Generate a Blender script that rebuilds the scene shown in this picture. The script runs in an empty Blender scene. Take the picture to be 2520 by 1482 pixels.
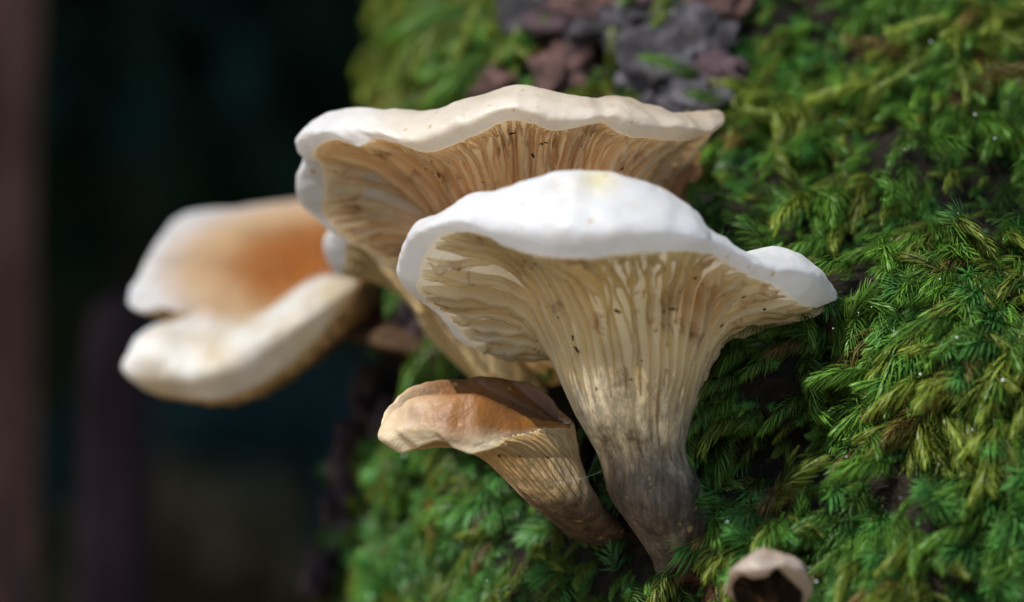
import bpy, math, random
import numpy as np
from mathutils import Vector, Matrix, noise
random.seed(7); rng = np.random.default_rng(7)
R = math.radians
CM = 0.01
DIST = 58.333            # camera to focal plane, cm
scene = bpy.context.scene
col = scene.collection

# ------------------------------------------------------------------ camera, sky, sun, exposure
cam_d = bpy.data.cameras.new('camera'); cam = bpy.data.objects.new('camera', cam_d); col.objects.link(cam)
cam.location = (0, -DIST*CM, 0); cam.rotation_euler = (R(90), 0, 0)
cam_d.lens = 100; cam_d.sensor_width = 36; cam_d.clip_start = 0.02; cam_d.clip_end = 400
cam_d.dof.use_dof = True; cam_d.dof.focus_distance = (DIST + 0.15)*CM; cam_d.dof.aperture_fstop = 5.4
scene.camera = cam

SUN_EL, SUN_AZ = 58.0, 219.0          # azimuth measured from +X, counter-clockwise
TO_SUN = Vector((math.cos(R(SUN_EL))*math.cos(R(SUN_AZ)), math.cos(R(SUN_EL))*math.sin(R(SUN_AZ)), math.sin(R(SUN_EL))))
world = bpy.data.worlds.new('World'); scene.world = world; world.use_nodes = True
wn = world.node_tree; wn.nodes.clear()
sky = wn.nodes.new('ShaderNodeTexSky'); sky.sky_type = 'NISHITA'; sky.sun_disc = False
sky.sun_elevation = R(SUN_EL); sky.sun_rotation = R(90 - SUN_AZ)
bg = wn.nodes.new('ShaderNodeBackground'); bg.inputs['Strength'].default_value = 0.10
wo = wn.nodes.new('ShaderNodeOutputWorld')
wn.links.new(sky.outputs[0], bg.inputs[0]); wn.links.new(bg.outputs[0], wo.inputs[0])
sun_d = bpy.data.lights.new('sun', 'SUN'); sun_d.energy = 3.4; sun_d.angle = R(0.6); sun_d.color = (1, 0.975, 0.94)
sun = bpy.data.objects.new('sun', sun_d); col.objects.link(sun)
sun.rotation_euler = (-TO_SUN).to_track_quat('-Z', 'Y').to_euler()
sun.location = TO_SUN*8
scene.view_settings.view_transform = 'Standard'; scene.view_settings.look = 'None'
scene.view_settings.exposure = 1.02; scene.view_settings.gamma = 1; scene.view_settings.use_curve_mapping = False
scene.cycles.use_denoising = True; scene.cycles.max_bounces = 8; scene.cycles.diffuse_bounces = 5; scene.cycles.use_adaptive_sampling = True; scene.cycles.adaptive_threshold = 0.025
scene.cycles.transmission_bounces = 8; scene.cycles.sample_clamp_indirect = 6

# ------------------------------------------------------------------ helpers
def W(px, py, y):                     # a point of the photograph (2520 px wide) at depth y cm behind the focal plane -> cm
    s = (DIST + y)/DIST
    return np.array([(px-1260)/120*s, y, (741-py)/120*s])
def tag(o, label=None, cat=None, group=None, kind=None):
    for k, v in (('label', label), ('category', cat), ('group', group), ('kind', kind)):
        if v: o[k] = v
    return o
def empty(name, loc_cm):
    o = bpy.data.objects.new(name, None); col.objects.link(o)
    o.location = Vector(loc_cm)*CM; o.empty_display_size = 0.01
    return o
def mesh_obj(name, verts_cm, faces, mat, parent=None, origin=(0, 0, 0), cols=None, smooth=True):
    me = bpy.data.meshes.new(name)
    v = (np.asarray(verts_cm, dtype=float) - np.asarray(origin))*CM
    me.from_pydata(v.tolist(), [], [tuple(int(i) for i in f) for f in faces])
    if cols is not None:
        a = me.color_attributes.new('Col', 'FLOAT_COLOR', 'POINT')
        c = np.ones((len(v), 4)); c[:, :3] = cols
        a.data.foreach_set('color', c.ravel())
    if smooth: me.polygons.foreach_set('use_smooth', [True]*len(me.polygons))
    me.materials.append(mat); me.update()
    o = bpy.data.objects.new(name, me); col.objects.link(o)
    if parent is not None: o.parent = parent
    else: o.location = Vector(origin)*CM
    return o
def catmull(P, u, closed):            # P (k,d), u in [0,k) closed or [0,k-1] open
    P = np.asarray(P, float); k = len(P); u = np.asarray(u, float)
    i = np.floor(u).astype(int)
    if not closed: i = np.clip(i, 0, k-2)
    f = (u - i)[:, None]
    def g(j): return P[j % k] if closed else P[np.clip(j, 0, k-1)]
    a, b, c, d = g(i-1), g(i), g(i+1), g(i+2)
    if not closed:
        a = np.where((i == 0)[:, None], 2*b-c, a); d = np.where((i == k-2)[:, None], 2*c-b, d)
    return 0.5*((2*b) + (c-a)*f + (2*a-5*b+4*c-d)*f*f + (-a+3*b-3*c+d)*f**3)
def nz(p, s, seed=0.0):               # scalar noise at p (cm), frequency s
    return noise.noise(Vector((p[0]*s+seed*7.3, p[1]*s-seed*3.1, p[2]*s+seed*1.7)))
def sstep(a, b, x):
    t = np.clip((x-a)/(b-a), 0, 1); return t*t*(3-2*t)
def mix(a, b, t): return np.asarray(a)*(1-t) + np.asarray(b)*t

# ------------------------------------------------------------------ materials
def new_mat(name):
    m = bpy.data.materials.new(name); m.use_nodes = True
    n = m.node_tree; n.nodes.clear()
    return m, n, n.nodes.new('ShaderNodeOutputMaterial')
def N(n, kind, **kw):
    x = n.nodes.new(kind)
    for k, v in kw.items():
        if k in x.inputs: x.inputs[k].default_value = v
        else: setattr(x, k, v)
    return x
def ramp(n, src, stops):
    r = n.nodes.new('ShaderNodeValToRGB'); e = r.color_ramp.elements
    while len(e) < len(stops): e.new(0.5)
    for el, (p, c) in zip(e, stops):
        el.position = p; el.color = (*c, 1) if len(c) == 3 else c
    n.links.new(src, r.inputs[0]); return r
def mixcol(n, fac, a, b, mode='MIX'):
    x = n.nodes.new('ShaderNodeMix'); x.data_type = 'RGBA'; x.blend_type = mode
    for s, v in ((0, fac), (6, a), (7, b)):
        if hasattr(v, 'links'): n.links.new(v, x.inputs[s])
        else: x.inputs[s].default_value = v if not isinstance(v, tuple) or len(v) == 4 else (*v, 1)
    return x.outputs[2]
def fungus(name, rough, sss, transl, speck, stain, bump, stain_col=(0.42, 0.20, 0.06), fibre=None):
    m, n, out = new_mat(name)
    tc = N(n, 'ShaderNodeTexCoord'); at = N(n, 'ShaderNodeVertexColor', layer_name='Col')
    vec = tc.outputs['Object']
    n1 = N(n, 'ShaderNodeTexNoise', Scale=60.0, Detail=4.0, Roughness=0.6); n.links.new(vec, n1.inputs['Vector'])
    r1 = ramp(n, n1.outputs[0], [(0.3, (0.78, 0.755, 0.70)), (0.5, (0.95, 0.945, 0.93)), (0.68, (1, 1, 1))])
    c = mixcol(n, 1.0, at.outputs[0], r1.outputs[0], 'MULTIPLY')
    if fibre:
        m0 = N(n, 'ShaderNodeMapping'); m0.inputs['Scale'].default_value = fibre; n.links.new(vec, m0.inputs[0])
        n0 = N(n, 'ShaderNodeTexNoise', Scale=420.0, Detail=5.0, Roughness=0.75); n.links.new(m0.outputs[0], n0.inputs['Vector'])
        r0 = ramp(n, n0.outputs[0], [(0.33, (0.42, 0.36, 0.33)), (0.5, (0.95, 0.92, 0.88)), (0.68, (1.9, 1.8, 1.65))])
        c = mixcol(n, 1.0, c, r0.outputs[0], 'MULTIPLY')
    wv = N(n, 'ShaderNodeTexNoise', Scale=1500.0, Detail=2.0); n.links.new(vec, wv.inputs['Vector'])
    wa = N(n, 'ShaderNodeVectorMath', operation='SCALE'); wa.inputs['Scale'].default_value = 0.0012; n.links.new(wv.outputs['Color'], wa.inputs[0])
    wb = N(n, 'ShaderNodeVectorMath', operation='ADD'); n.links.new(vec, wb.inputs[0]); n.links.new(wa.outputs[0], wb.inputs[1])
    vo = N(n, 'ShaderNodeTexVoronoi', Scale=620.0); n.links.new(wb.outputs[0], vo.inputs['Vector'])
    sp = N(n, 'ShaderNodeSeparateColor'); n.links.new(vo.outputs['Color'], sp.inputs[0])
    sz = N(n, 'ShaderNodeMath', operation='MULTIPLY'); n.links.new(sp.outputs[0], sz.inputs[0]); n.links.new(sp.outputs[1], sz.inputs[1])
    d2 = N(n, 'ShaderNodeMath', operation='SUBTRACT'); n.links.new(sz.outputs[0], d2.inputs[0]); n.links.new(vo.outputs['Distance'], d2.inputs[1])
    r2 = ramp(n, d2.outputs[0], [(0.42, (0, 0, 0)), (0.60, (speck,)*3)])
    c = mixcol(n, r2.outputs[0], c, (0.50, 0.34, 0.13))
    n3 = N(n, 'ShaderNodeTexNoise', Scale=150.0, Detail=5.0, Roughness=0.65, Distortion=0.6); n.links.new(vec, n3.inputs['Vector'])
    r3 = ramp(n, n3.outputs[0], [(0.57, (0, 0, 0)), (0.72, (stain,)*3)])
    c = mixcol(n, r3.outputs[0], c, stain_col)
    b1 = N(n, 'ShaderNodeTexNoise', Scale=700.0, Detail=4.0, Roughness=0.7)
    if fibre:
        mp = N(n, 'ShaderNodeMapping'); mp.inputs['Scale'].default_value = fibre
        n.links.new(vec, mp.inputs[0]); n.links.new(mp.outputs[0], b1.inputs['Vector'])
    else: n.links.new(vec, b1.inputs['Vector'])
    b2 = N(n, 'ShaderNodeTexNoise', Scale=170.0, Detail=3.0, Roughness=0.5, Distortion=0.4); n.links.new(vec, b2.inputs['Vector'])
    bq = N(n, 'ShaderNodeBump', Strength=bump, Distance=0.0011); n.links.new(b2.outputs[0], bq.inputs['Height'])
    bp = N(n, 'ShaderNodeBump', Strength=bump, Distance=0.0004); n.links.new(b1.outputs[0], bp.inputs['Height']); n.links.new(bq.outputs[0], bp.inputs['Normal'])
    p = N(n, 'ShaderNodeBsdfPrincipled', Roughness=rough)
    p.inputs['Specular IOR Level'].default_value = 0.15 if fibre else 0.4
    n.links.new(c, p.inputs['Base Color']); n.links.new(bp.outputs[0], p.inputs['Normal'])
    if sss:
        p.inputs['Subsurface Weight'].default_value = sss
        p.inputs['Subsurface Radius'].default_value = (1.0, 0.62, 0.36); p.inputs['Subsurface Scale'].default_value = 0.0035
    sh = p.outputs[0]
    if transl:
        t = N(n, 'ShaderNodeBsdfTranslucent'); n.links.new(c, t.inputs[0])
        mx = N(n, 'ShaderNodeMixShader'); mx.inputs[0].default_value = transl
        n.links.new(p.outputs[0], mx.inputs[1]); n.links.new(t.outputs[0], mx.inputs[2]); sh = mx.outputs[0]
    n.links.new(sh, out.inputs[0])
    return m
M_cap = fungus('mushroom_cap_skin', 0.40, 0.30, 0.50, 0.7, 0.0, 0.45)
M_cap_brown = fungus('brown_cap_skin', 0.5, 0.1, 0.0, 0.4, 0.0, 0.7)
M_gill = fungus('mushroom_gill', 0.5, 0, 0.62, 0.5, 0.8, 0.2)
M_stem = fungus('mushroom_stem_felt', 0.8, 0.0, 0, 0.5, 0.6, 1.0, (0.035, 0.022, 0.018), (1, 1, 0.25))

def rough_mat(name, stops, scale, bump, rough, dist=0.003, spec=0.12):
    m, n, out = new_mat(name)
    tc = N(n, 'ShaderNodeTexCoord')
    a = N(n, 'ShaderNodeTexNoise', Scale=scale, Detail=7.0, Roughness=0.65); n.links.new(tc.outputs['Object'], a.inputs['Vector'])
    r = ramp(n, a.outputs[0], stops)
    b = N(n, 'ShaderNodeTexNoise', Scale=scale*4, Detail=6.0, Roughness=0.7); n.links.new(tc.outputs['Object'], b.inputs['Vector'])
    bp = N(n, 'ShaderNodeBump', Strength=bump, Distance=dist); n.links.new(b.outputs[0], bp.inputs['Height'])
    p = N(n, 'ShaderNodeBsdfPrincipled', Roughness=rough)
    p.inputs['Specular IOR Level'].default_value = spec
    n.links.new(r.outputs[0], p.inputs['Base Color']); n.links.new(bp.outputs[0], p.inputs['Normal']); n.links.new(p.outputs[0], out.inputs[0])
    return m
M_bark = rough_mat('wet_dark_bark', [(0.3, (0.006, 0.005, 0.003)), (0.5, (0.014, 0.011, 0.007)), (0.7, (0.04, 0.028, 0.018))], 120, 1.0, 0.85)
M_bark_grey = rough_mat('grey_lichen_bark', [(0.35, (0.010, 0.008, 0.008)), (0.5, (0.05, 0.043, 0.047)), (0.68, (0.20, 0.185, 0.21))], 160, 1.0, 0.5, spec=0.4)
M_bark_red = rough_mat('red_brown_bark', [(0.35, (0.045, 0.022, 0.018)), (0.6, (0.17, 0.085, 0.070)), (0.75, (0.26, 0.15, 0.12))], 110, 1.0, 0.45, spec=0.4)
M_bark_purple = rough_mat('purple_brown_bark', [(0.35, (0.03, 0.020, 0.024)), (0.6, (0.12, 0.078, 0.088)), (0.75, (0.2, 0.14, 0.15))], 110, 1.0, 0.5)
M_far_bark = rough_mat('brown_sapling_bark', [(0.3, (0.06, 0.027, 0.018)), (0.7, (0.38, 0.19, 0.125))], 20, 1.0, 0.8)
M_dead = rough_mat('dark_dead_wood', [(0.3, (0.02, 0.012, 0.014)), (0.7, (0.055, 0.036, 0.042))], 40, 1.0, 0.8)
def soil_mat():
    m, n, out = new_mat('forest_floor_litter')
    tc = N(n, 'ShaderNodeTexCoord'); at = N(n, 'ShaderNodeVertexColor', layer_name='Col')
    a = N(n, 'ShaderNodeTexNoise', Scale=25.0, Detail=8.0, Roughness=0.7); n.links.new(tc.outputs['Object'], a.inputs['Vector'])
    r = ramp(n, a.outputs[0], [(0.3, (0.5, 0.48, 0.45)), (0.65, (1.15, 1.1, 1.0))])
    c = mixcol(n, 1.0, at.outputs[0], r.outputs[0], 'MULTIPLY')
    bp = N(n, 'ShaderNodeBump', Strength=1.0, Distance=0.02); n.links.new(a.outputs[0], bp.inputs['Height'])
    p = N(n, 'ShaderNodeBsdfPrincipled', Roughness=0.95); p.inputs['Specular IOR Level'].default_value = 0.0
    n.links.new(c, p.inputs['Base Color']); n.links.new(bp.outputs[0], p.inputs['Normal']); n.links.new(p.outputs[0], out.inputs[0])
    return m
M_soil = soil_mat()
M_speck = rough_mat('dirt', [(0.3, (0.015, 0.009, 0.006)), (0.7, (0.07, 0.035, 0.015))], 900, 0.5, 0.7)
def leaf_mat(name, transl, gloss_rough, rnd, spec=0.3):
    m, n, out = new_mat(name)
    at = N(n, 'ShaderNodeVertexColor', layer_name='Col'); oi = N(n, 'ShaderNodeObjectInfo')
    hs = N(n, 'ShaderNodeHueSaturation')
    mr = N(n, 'ShaderNodeMapRange'); mr.inputs['To Min'].default_value = 1-rnd; mr.inputs['To Max'].default_value = 1+rnd*0.8
    n.links.new(oi.outputs['Random'], mr.inputs[0]); n.links.new(mr.outputs[0], hs.inputs['Value'])
    n.links.new(at.outputs[0], hs.inputs['Color'])
    p = N(n, 'ShaderNodeBsdfPrincipled', Roughness=gloss_rough); p.inputs['Specular IOR Level'].default_value = spec; n.links.new(hs.outputs[0], p.inputs['Base Color'])
    t = N(n, 'ShaderNodeBsdfTranslucent'); n.links.new(hs.outputs[0], t.inputs[0])
    mx = N(n, 'ShaderNodeMixShader'); mx.inputs[0].default_value = transl
    n.links.new(p.outputs[0], mx.inputs[1]); n.links.new(t.outputs[0], mx.inputs[2]); n.links.new(mx.outputs[0], out.inputs[0])
    return m
M_moss = leaf_mat('moss_leaf', 0.45, 0.42, 0.35)
M_leaf = leaf_mat('tree_leaf', 0.25, 0.6, 0.2, 0.1)
def water():
    m, n, out = new_mat('white_glint_drop')
    p = N(n, 'ShaderNodeBsdfPrincipled', Roughness=0.05, IOR=1.33); p.inputs['Transmission Weight'].default_value = 0.25; p.inputs['Base Color'].default_value = (0.93, 0.96, 1, 1)  # mostly opaque near-white base stands in for the bright glint
    n.links.new(p.outputs[0], out.inputs[0]); return m
M_glint_drop = water()
def silk():
    m, n, out = new_mat('spider_silk')
    p = N(n, 'ShaderNodeBsdfPrincipled', Roughness=0.25); p.inputs['Base Color'].default_value = (0.75, 0.78, 0.8, 1)
    n.links.new(p.outputs[0], out.inputs[0]); return m
M_silk = silk()

# ------------------------------------------------------------------ forest floor (one sheet, rising to a bank behind)
def floor_z(x, y):
    r = math.hypot(x, y)
    b = float(sstep(2.2, 9, y))*3.2 + 0.09*max(0, r-9)**0.8
    return -0.78 + b + 0.10*noise.noise(Vector((x*0.6, y*0.6, 3))) + 0.03*noise.noise(Vector((x*3, y*3, 1)))
gs = np.concatenate([-np.geomspace(180, 4.2, 22), np.linspace(-4, 4, 65), np.geomspace(4.2, 180, 22)])
fv = [(x*100, y*100, floor_z(x, y)*100) for y in gs for x in gs]; g = len(gs)
ff = [(j*g+i, j*g+i+1, (j+1)*g+i+1, (j+1)*g+i) for j in range(g-1) for i in range(g-1)]
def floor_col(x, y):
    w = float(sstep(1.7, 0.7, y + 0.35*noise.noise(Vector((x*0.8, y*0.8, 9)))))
    return mix((0.0025, 0.0035, 0.002), mix((0.30, 0.21, 0.12), (0.44, 0.33, 0.20), 0.5+0.5*noise.noise(Vector((x*4, y*4, 2)))), w)  # pale front litter added to bounce light upward; bank behind kept near-black
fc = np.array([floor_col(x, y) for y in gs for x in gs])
tag(mesh_obj('forest_floor', fv, ff, M_soil, None, (0, 0, 0), fc), 'forest floor with pale litter added in front, rising to a dark bank', 'forest floor', kind='structure')

# ------------------------------------------------------------------ the mossy trunk
TX, TY, TA, TB = 14.0, 14.0, 16.7, 14.0
def trunk_base(th, z):
    lw = float(sstep(-4.0, 6.0, TX - TA*math.cos(th))) if math.sin(th) > -0.2 else 0.0
    zc = 10*math.tanh(z/10)
    flare = 1 + 0.35*math.exp(-(z+78)/14)
    x = TX - TA*flare*math.cos(th); y = TY - TB*flare*math.sin(th)
    y += zc*(0.22 + 0.42*lw) if z < 0 else zc*(0.45 + 0.75*lw)
    x += -0.02*z if z > 0 else 0.0
    return np.array([x, y, z])
def trunk_pt(th, z):
    p = trunk_base(th, z)
    d = np.array([-math.cos(th), -math.sin(th), 0.0])
    q = (p[0], p[1], z)
    h = 0.65*nz(q, 0.28, 1) + 0.80*nz(q, 0.62, 2) + 0.20*nz(q, 2.0, 3) + 0.06*nz(q, 4.5, 4)
    h += 1.2*float(sstep(-0.5, -4.5, z))*math.exp(-(th/0.55)**2)*(1 if z > -40 else 0)
    h -= 1.0*math.exp(-((p[0]-3.95)/0.7)**2 - ((z-2.8)/0.7)**2)
    h -= 0.9*math.exp(-((p[0]-3.2)/1.0)**2 - ((z+5.0)/0.8)**2)
    h -= 1.3*math.exp(-((p[0]-5.3)/1.5)**2 - ((z+3.2)/0.9)**2) + 1.2*math.exp(-((p[0]-1.0)/0.9)**2 - ((z+2.2)/1.3)**2)  # hollows dented in beside the stem to deepen the shade
    return p + d*h
def trunk_normal(th, z, e=0.02):
    a = trunk_base(th+e, z) - trunk_base(th-e, z); b = trunk_base(th, z+0.3) - trunk_base(th, z-0.3)
    n = np.cross(a, b); n /= np.linalg.norm(n)
    return n if n @ np.array([-math.cos(th), -math.sin(th), 0]) > 0 else -n
ths = np.concatenate([np.linspace(R(-35), R(115), 190), np.linspace(R(115), R(325), 50)[1:-1]])
zs = np.concatenate([np.linspace(-92, -12, 40), np.linspace(-11.8, 11.8, 150), np.linspace(12.2, 170, 60)])
tv = [trunk_pt(t, z) for z in zs for t in ths]; nt = len(ths)
tf = [(j*nt+i, j*nt+(i+1) % nt, (j+1)*nt+(i+1) % nt, (j+1)*nt+i) for j in range(len(zs)-1) for i in range(nt)]
trunk = empty('tree_trunk', (TX, TY, -85))
tag(trunk, 'thick old tree trunk overgrown with green moss beside the mushrooms', 'tree trunk')
mesh_obj('bark', tv, tf, M_bark, trunk, (TX, TY, -85))
def solve_trunk(px, py):              # trunk surface under a picture point -> (theta, z)
    best = None
    for t in np.linspace(R(-5), R(110), 231):
        z = 0
        for _ in range(3):
            p = trunk_base(t, z); s = (DIST+p[1])/DIST; z = (741-py)/120*s
        p = trunk_base(t, z); s = (DIST+p[1])/DIST
        e = abs(p[0]/s*120+1260-px)
        if best is None or e < best[0]: best = (e, t, z)
    return best[1], best[2]
def lump(name, size, seed, mat, parent, at, nrm, origin, flat=0.45, rough=0.35, sub=3, spin=0.0):
    import bmesh
    bm = bmesh.new(); bmesh.ops.create_icosphere(bm, subdivisions=sub, radius=1)
    nrm = Vector(nrm); q = nrm.to_track_quat('Z', 'Y').to_matrix() @ Matrix.Rotation(spin, 3, 'Z')
    vs = []
    for v in bm.verts:
        p = v.co.copy()
        d = 1 + rough*noise.noise(p*1.6 + Vector((seed*5.1, 0, 0))) + rough*0.5*noise.noise(p*4 + Vector((0, seed*3.3, 0)))
        p = Vector((p.x*size[0], p.y*size[1], p.z*size[2]*flat))*d
        vs.append(np.array(q @ p) + np.asarray(at))
    fs = [[v.index for v in f.verts] for f in bm.faces]; bm.free()
    return mesh_obj(name, vs, fs, mat, parent, origin)
plates = [(1350, 25, .75, .6, M_bark_grey), (1420, 60, .6, .5, M_bark_purple), (1540, 85, .6, .5, M_bark_grey), (1385, 150, .38, .85, M_bark_red),
          (1400, 215, .45, .5, M_bark_red), (1470, 20, .5, .5, M_bark_red), (1700, 130, .75, .8, M_bark_grey), (1660, 200, .7, .6, M_bark_grey), (1790, 215, .45, .35, M_bark_purple),
          (1800, 35, .5, .6, M_bark_red), (1210, 215, .65, .3, M_bark_red), (1620, 20, .5, .4, M_bark_purple), (1600, 260, .6, .5, M_bark_grey), (1730, 280, .5, .4, M_bark_grey),
          (1040, 790, .5, .8, M_bark_purple), (1000, 720, .5, .4, M_bark_purple), (1090, 900, .45, .5, M_bark_grey), (930, 1000, .6, .7, M_bark_purple), (860, 1290, .55, .9, M_bark_purple), (990, 1200, .45, .5, M_bark_purple),
          (870, 1420, .7, .6, M_bark_purple), (905, 1130, .45, .7, M_bark_purple), (1010, 1040, .4, .5, M_bark_purple), (1340, 930, .8, .9, M_bark), (1420, 1150, .7, .9, M_bark)]
for i, (px, py, a, b, m) in enumerate(plates):
    t, z = solve_trunk(px, py); k = 1.35 if py < 300 else 1.05; lump('bark_plate', (a*k, b*k, 1.0), i, m, trunk, trunk_pt(t, z) + trunk_normal(t, z)*(0.45 if py < 300 or px < 960 else 0.1), trunk_normal(t, z), (TX, TY, -85), flat=0.32, rough=0.85, sub=4)

# ------------------------------------------------------------------ mushrooms
WHITE = (0.735, 0.75, 0.775)
def mushroom(name, label, lip, centre, stem, colf, bulge=0.35, n_gill=64, gill_h=0.22, dip=0.5, p1=(0.42, 0.35), p2=1.3, ns=300, base_seed=1.0,
             gill_end=0.62, group=None, n_speck=14, lump_amp=0.08, gill_mat=None, mesh_gills=True, gcols=None, cap_mat=None):
    lip = np.array(lip, float); k = len(lip)
    L = np.array([W(*r[:3]) for r in lip]); S = np.array([W(*r[4:7]) for r in lip]); A = np.radians(lip[:, 3])
    u = np.linspace(0, k, ns, endpoint=False)
    Lp, Sp = catmull(L, u, True), catmull(S, u, True)
    jit = np.array([[nz(p, 1.6, base_seed+d)*0.05 + nz(p, 4.0, base_seed+3+d)*0.03 for d in (20, 40, 60)] for p in Lp])*min(1, bulge/0.3)
    for _ in range(3): Sp = 0.25*np.roll(Sp, 1, 0) + 0.5*Sp + 0.25*np.roll(Sp, -1, 0)
    Lp = Lp + jit; Sp = Sp + jit*0.6
    Ax = np.interp(u, np.arange(k+1), np.append(A, A[0]-2*np.pi))
    C = W(*centre)
    st = [(W(a, b, c), r) for a, b, c, r in stem]
    base = st[-1][0]
    # underside + stem: profile points per s
    ax0 = st[0][0]
    ring = lambda c, r: c + np.stack([np.cos(Ax)*r, np.sin(Ax)*r, 0*Ax], 1)
    out = Lp - ax0; out[:, 2] = 0; ol = np.linalg.norm(out, axis=1, keepdims=True); out /= ol
    T0 = ring(*st[0]); up = st[0][0]-st[1][0]; up /= np.linalg.norm(up)
    B0, B3 = Lp, T0
    dist = np.linalg.norm(Lp-T0, axis=1, keepdims=True)
    B1 = Lp - out*(ol-st[0][1]).clip(0.2)*p1[0] + np.array([0, 0, 1])*p1[1]
    B2 = T0 + up*np.minimum(p2, dist*0.45) + (T0-st[0][0])*0.15
    prof = []
    NU = 46
    for t in np.linspace(0, 1, NU):
        prof.append(B0*(1-t)**3 + 3*B1*t*(1-t)**2 + 3*B2*t*t*(1-t) + B3*t**3)
    spts = np.array([np.append(c, r) for c, r in st])
    # stem continuation
    prevc = np.append(st[0][0]+up*0.8, st[0][1]*1.12)
    us = np.linspace(0, len(st)-1, 26)[1:]
    sc = catmull(spts, us, False)
    for row in sc: prof.append(ring(row[:3], row[3]))
    U = np.array(prof)                # (T, ns, 3)
    # smooth along T around the junction
    for _ in range(4): U[NU-6:NU+6] = 0.25*U[NU-7:NU+5] + 0.5*U[NU-6:NU+6] + 0.25*U[NU-5:NU+7]
    nT = len(U)
    # small irregularity of the stem
    for j in range(NU-4, nT):
        w = min(1, (j-NU+4)/10)
        for i in range(ns):
            d = np.array([math.cos(Ax[i]), math.sin(Ax[i]), 0])
            U[j, i] += d*(0.10*w*nz(U[j, i], 0.9, base_seed) + 0.05*w*nz(U[j, i], 2.6, base_seed+2))
    # top: lip -> band -> shoulder -> in -> centre
    outS = Sp - C; outS[:, 2] = 0; outS /= np.linalg.norm(outS, axis=1, keepdims=True).clip(1e-6)
    hgt = np.linalg.norm(Sp-Lp, axis=1, keepdims=True)
    M1 = Lp*0.68 + Sp*0.32 + outS*np.minimum(bulge*0.9, hgt*0.42)
    M2 = Lp*0.30 + Sp*0.70 + outS*np.minimum(bulge*0.8, hgt*0.34)
    down = np.array([0, 0, -1.0])
    T1 = Sp*0.80 + C*0.20 + down*dip*0.15; T2 = Sp*0.45 + C*0.55 + down*dip*0.75
    stack = np.array([Lp, M1, M2, Sp, T1, T2, np.repeat((C+down*dip)[None], ns, 0)])
    NTOP = 44
    ut = np.concatenate([np.linspace(0, 3, 28), np.linspace(3, 6, NTOP-28+1)[1:]])
    top = np.array([catmull(stack[:, i], ut, False) for i in range(ns)]).transpose(1, 0, 2)
    for j in range(1, len(ut)):
        w = min(1, j/6)
        for i in range(ns):
            p = top[j, i]; o = outS[i]*0.6 + np.array([0, 0, 0.8])
            d = lump_amp*(nz(p, 0.9, base_seed+5) + 0.6*nz(p, 2.2, base_seed+6)) + 0.016*nz(p, 6, base_seed+7)
            top[j, i] = p + o*d*w
    # ragged little waves of the lip
    root = empty(name, base)
    tag(root, label, 'mushroom', group)
    # ---- cap mesh = top rows reversed + underside rows to the stem
    NC = NU - 4
    rows = [top[j] for j in range(len(ut)-1, 0, -1)] + [U[j] for j in range(NC+1)]
    ntp = len(ut)-1
    V = np.concatenate(rows); nr = len(rows)
    F = [(j*ns+i, j*ns+(i+1) % ns, (j+1)*ns+(i+1) % ns, (j+1)*ns+i) for j in range(nr-1) for i in range(ns)]
    cc = []
    for j in range(nr):
        if j < ntp: side, t = 'top', (ntp-j)/ntp
        else: side, t = 'under', (j-ntp)/(nT-1)
        for i in range(ns): cc.append(colf(side, t, Ax[i], rows[j][i]))
    mi_split = ntp
    cap = mesh_obj('cap', V, F, cap_mat or M_cap, root, base, np.array(cc))
    cap.data.materials.append(gill_mat or M_gill)
    mi = np.zeros(len(F), dtype=np.int32); mi[(ntp+1)*ns:] = 1
    cap.data.polygons.foreach_set('material_index', mi)
    # ---- stem mesh
    rows2 = [U[j] for j in range(NC, nT)]
    V2 = np.concatenate(rows2); nr2 = len(rows2)
    F2 = [(j*ns+i, j*ns+(i+1) % ns, (j+1)*ns+(i+1) % ns, (j+1)*ns+i) for j in range(nr2-1) for i in range(ns)]
    c2 = [colf('under', (NC+j)/(nT-1), Ax[i], rows2[j][i]) for j in range(nr2) for i in range(ns)]
    mesh_obj('stem', V2, F2, M_stem, root, base, np.array(c2))
    # ---- gills, each a thin tapering blade under the cap
    dT = np.gradient(U, axis=0); dS = np.roll(U, -1, 1) - np.roll(U, 1, 1)
    NN = np.cross(dT, dS); NN /= np.linalg.norm(NN, axis=2, keepdims=True).clip(1e-9)
    ref = U[NU-2].mean(0); chk = (NN[NU-2]*(U[NU-2]-ref)).sum()
    if chk < 0: NN = -NN
    for _ in range(3): NN = (NN + np.roll(NN, 1, 1) + np.roll(NN, -1, 1))/3
    NN /= np.linalg.norm(NN, axis=2, keepdims=True).clip(1e-9)
    def samp(G, t, s):                # bilinear
        j = min(int(t), nT-2); f = t-j; i = int(math.floor(s)); e = s-i
        a, b = i % ns, (i+1) % ns
        return (G[j, a]*(1-e)+G[j, b]*e)*(1-f) + (G[j+1, a]*(1-e)+G[j+1, b]*e)*f
    Aun = -Ax                          # increasing
    r = random.Random(int(base_seed*100))
    tot = n_gill*3
    for gi in range(tot):
        main = gi % 3 == 0
        ang = Aun[0] + (gi + r.uniform(-0.3, 0.3))/tot*2*math.pi
        ext = np.concatenate([Aun, [Aun[0]+2*math.pi]])
        s0 = float(np.interp(ang, ext, np.arange(ns+1)))
        t0 = 0.25 + r.uniform(0, 0.7); full = nT*gill_end
        t1 = full*r.uniform(0.86, 1.06) if main else full*(r.uniform(0.4, 0.75) if gi % 3 == 1 else r.uniform(0.15, 0.4))
        nseg = 30 if main else 16
        amp = r.uniform(0.6, 1.4); sd = r.uniform(0, 50); hh = gill_h*(r.uniform(0.75, 1.2) if main else r.uniform(0.45, 0.8))
        per = ns/tot*1.4
        vs, fs, cl = [], [], []
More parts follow.
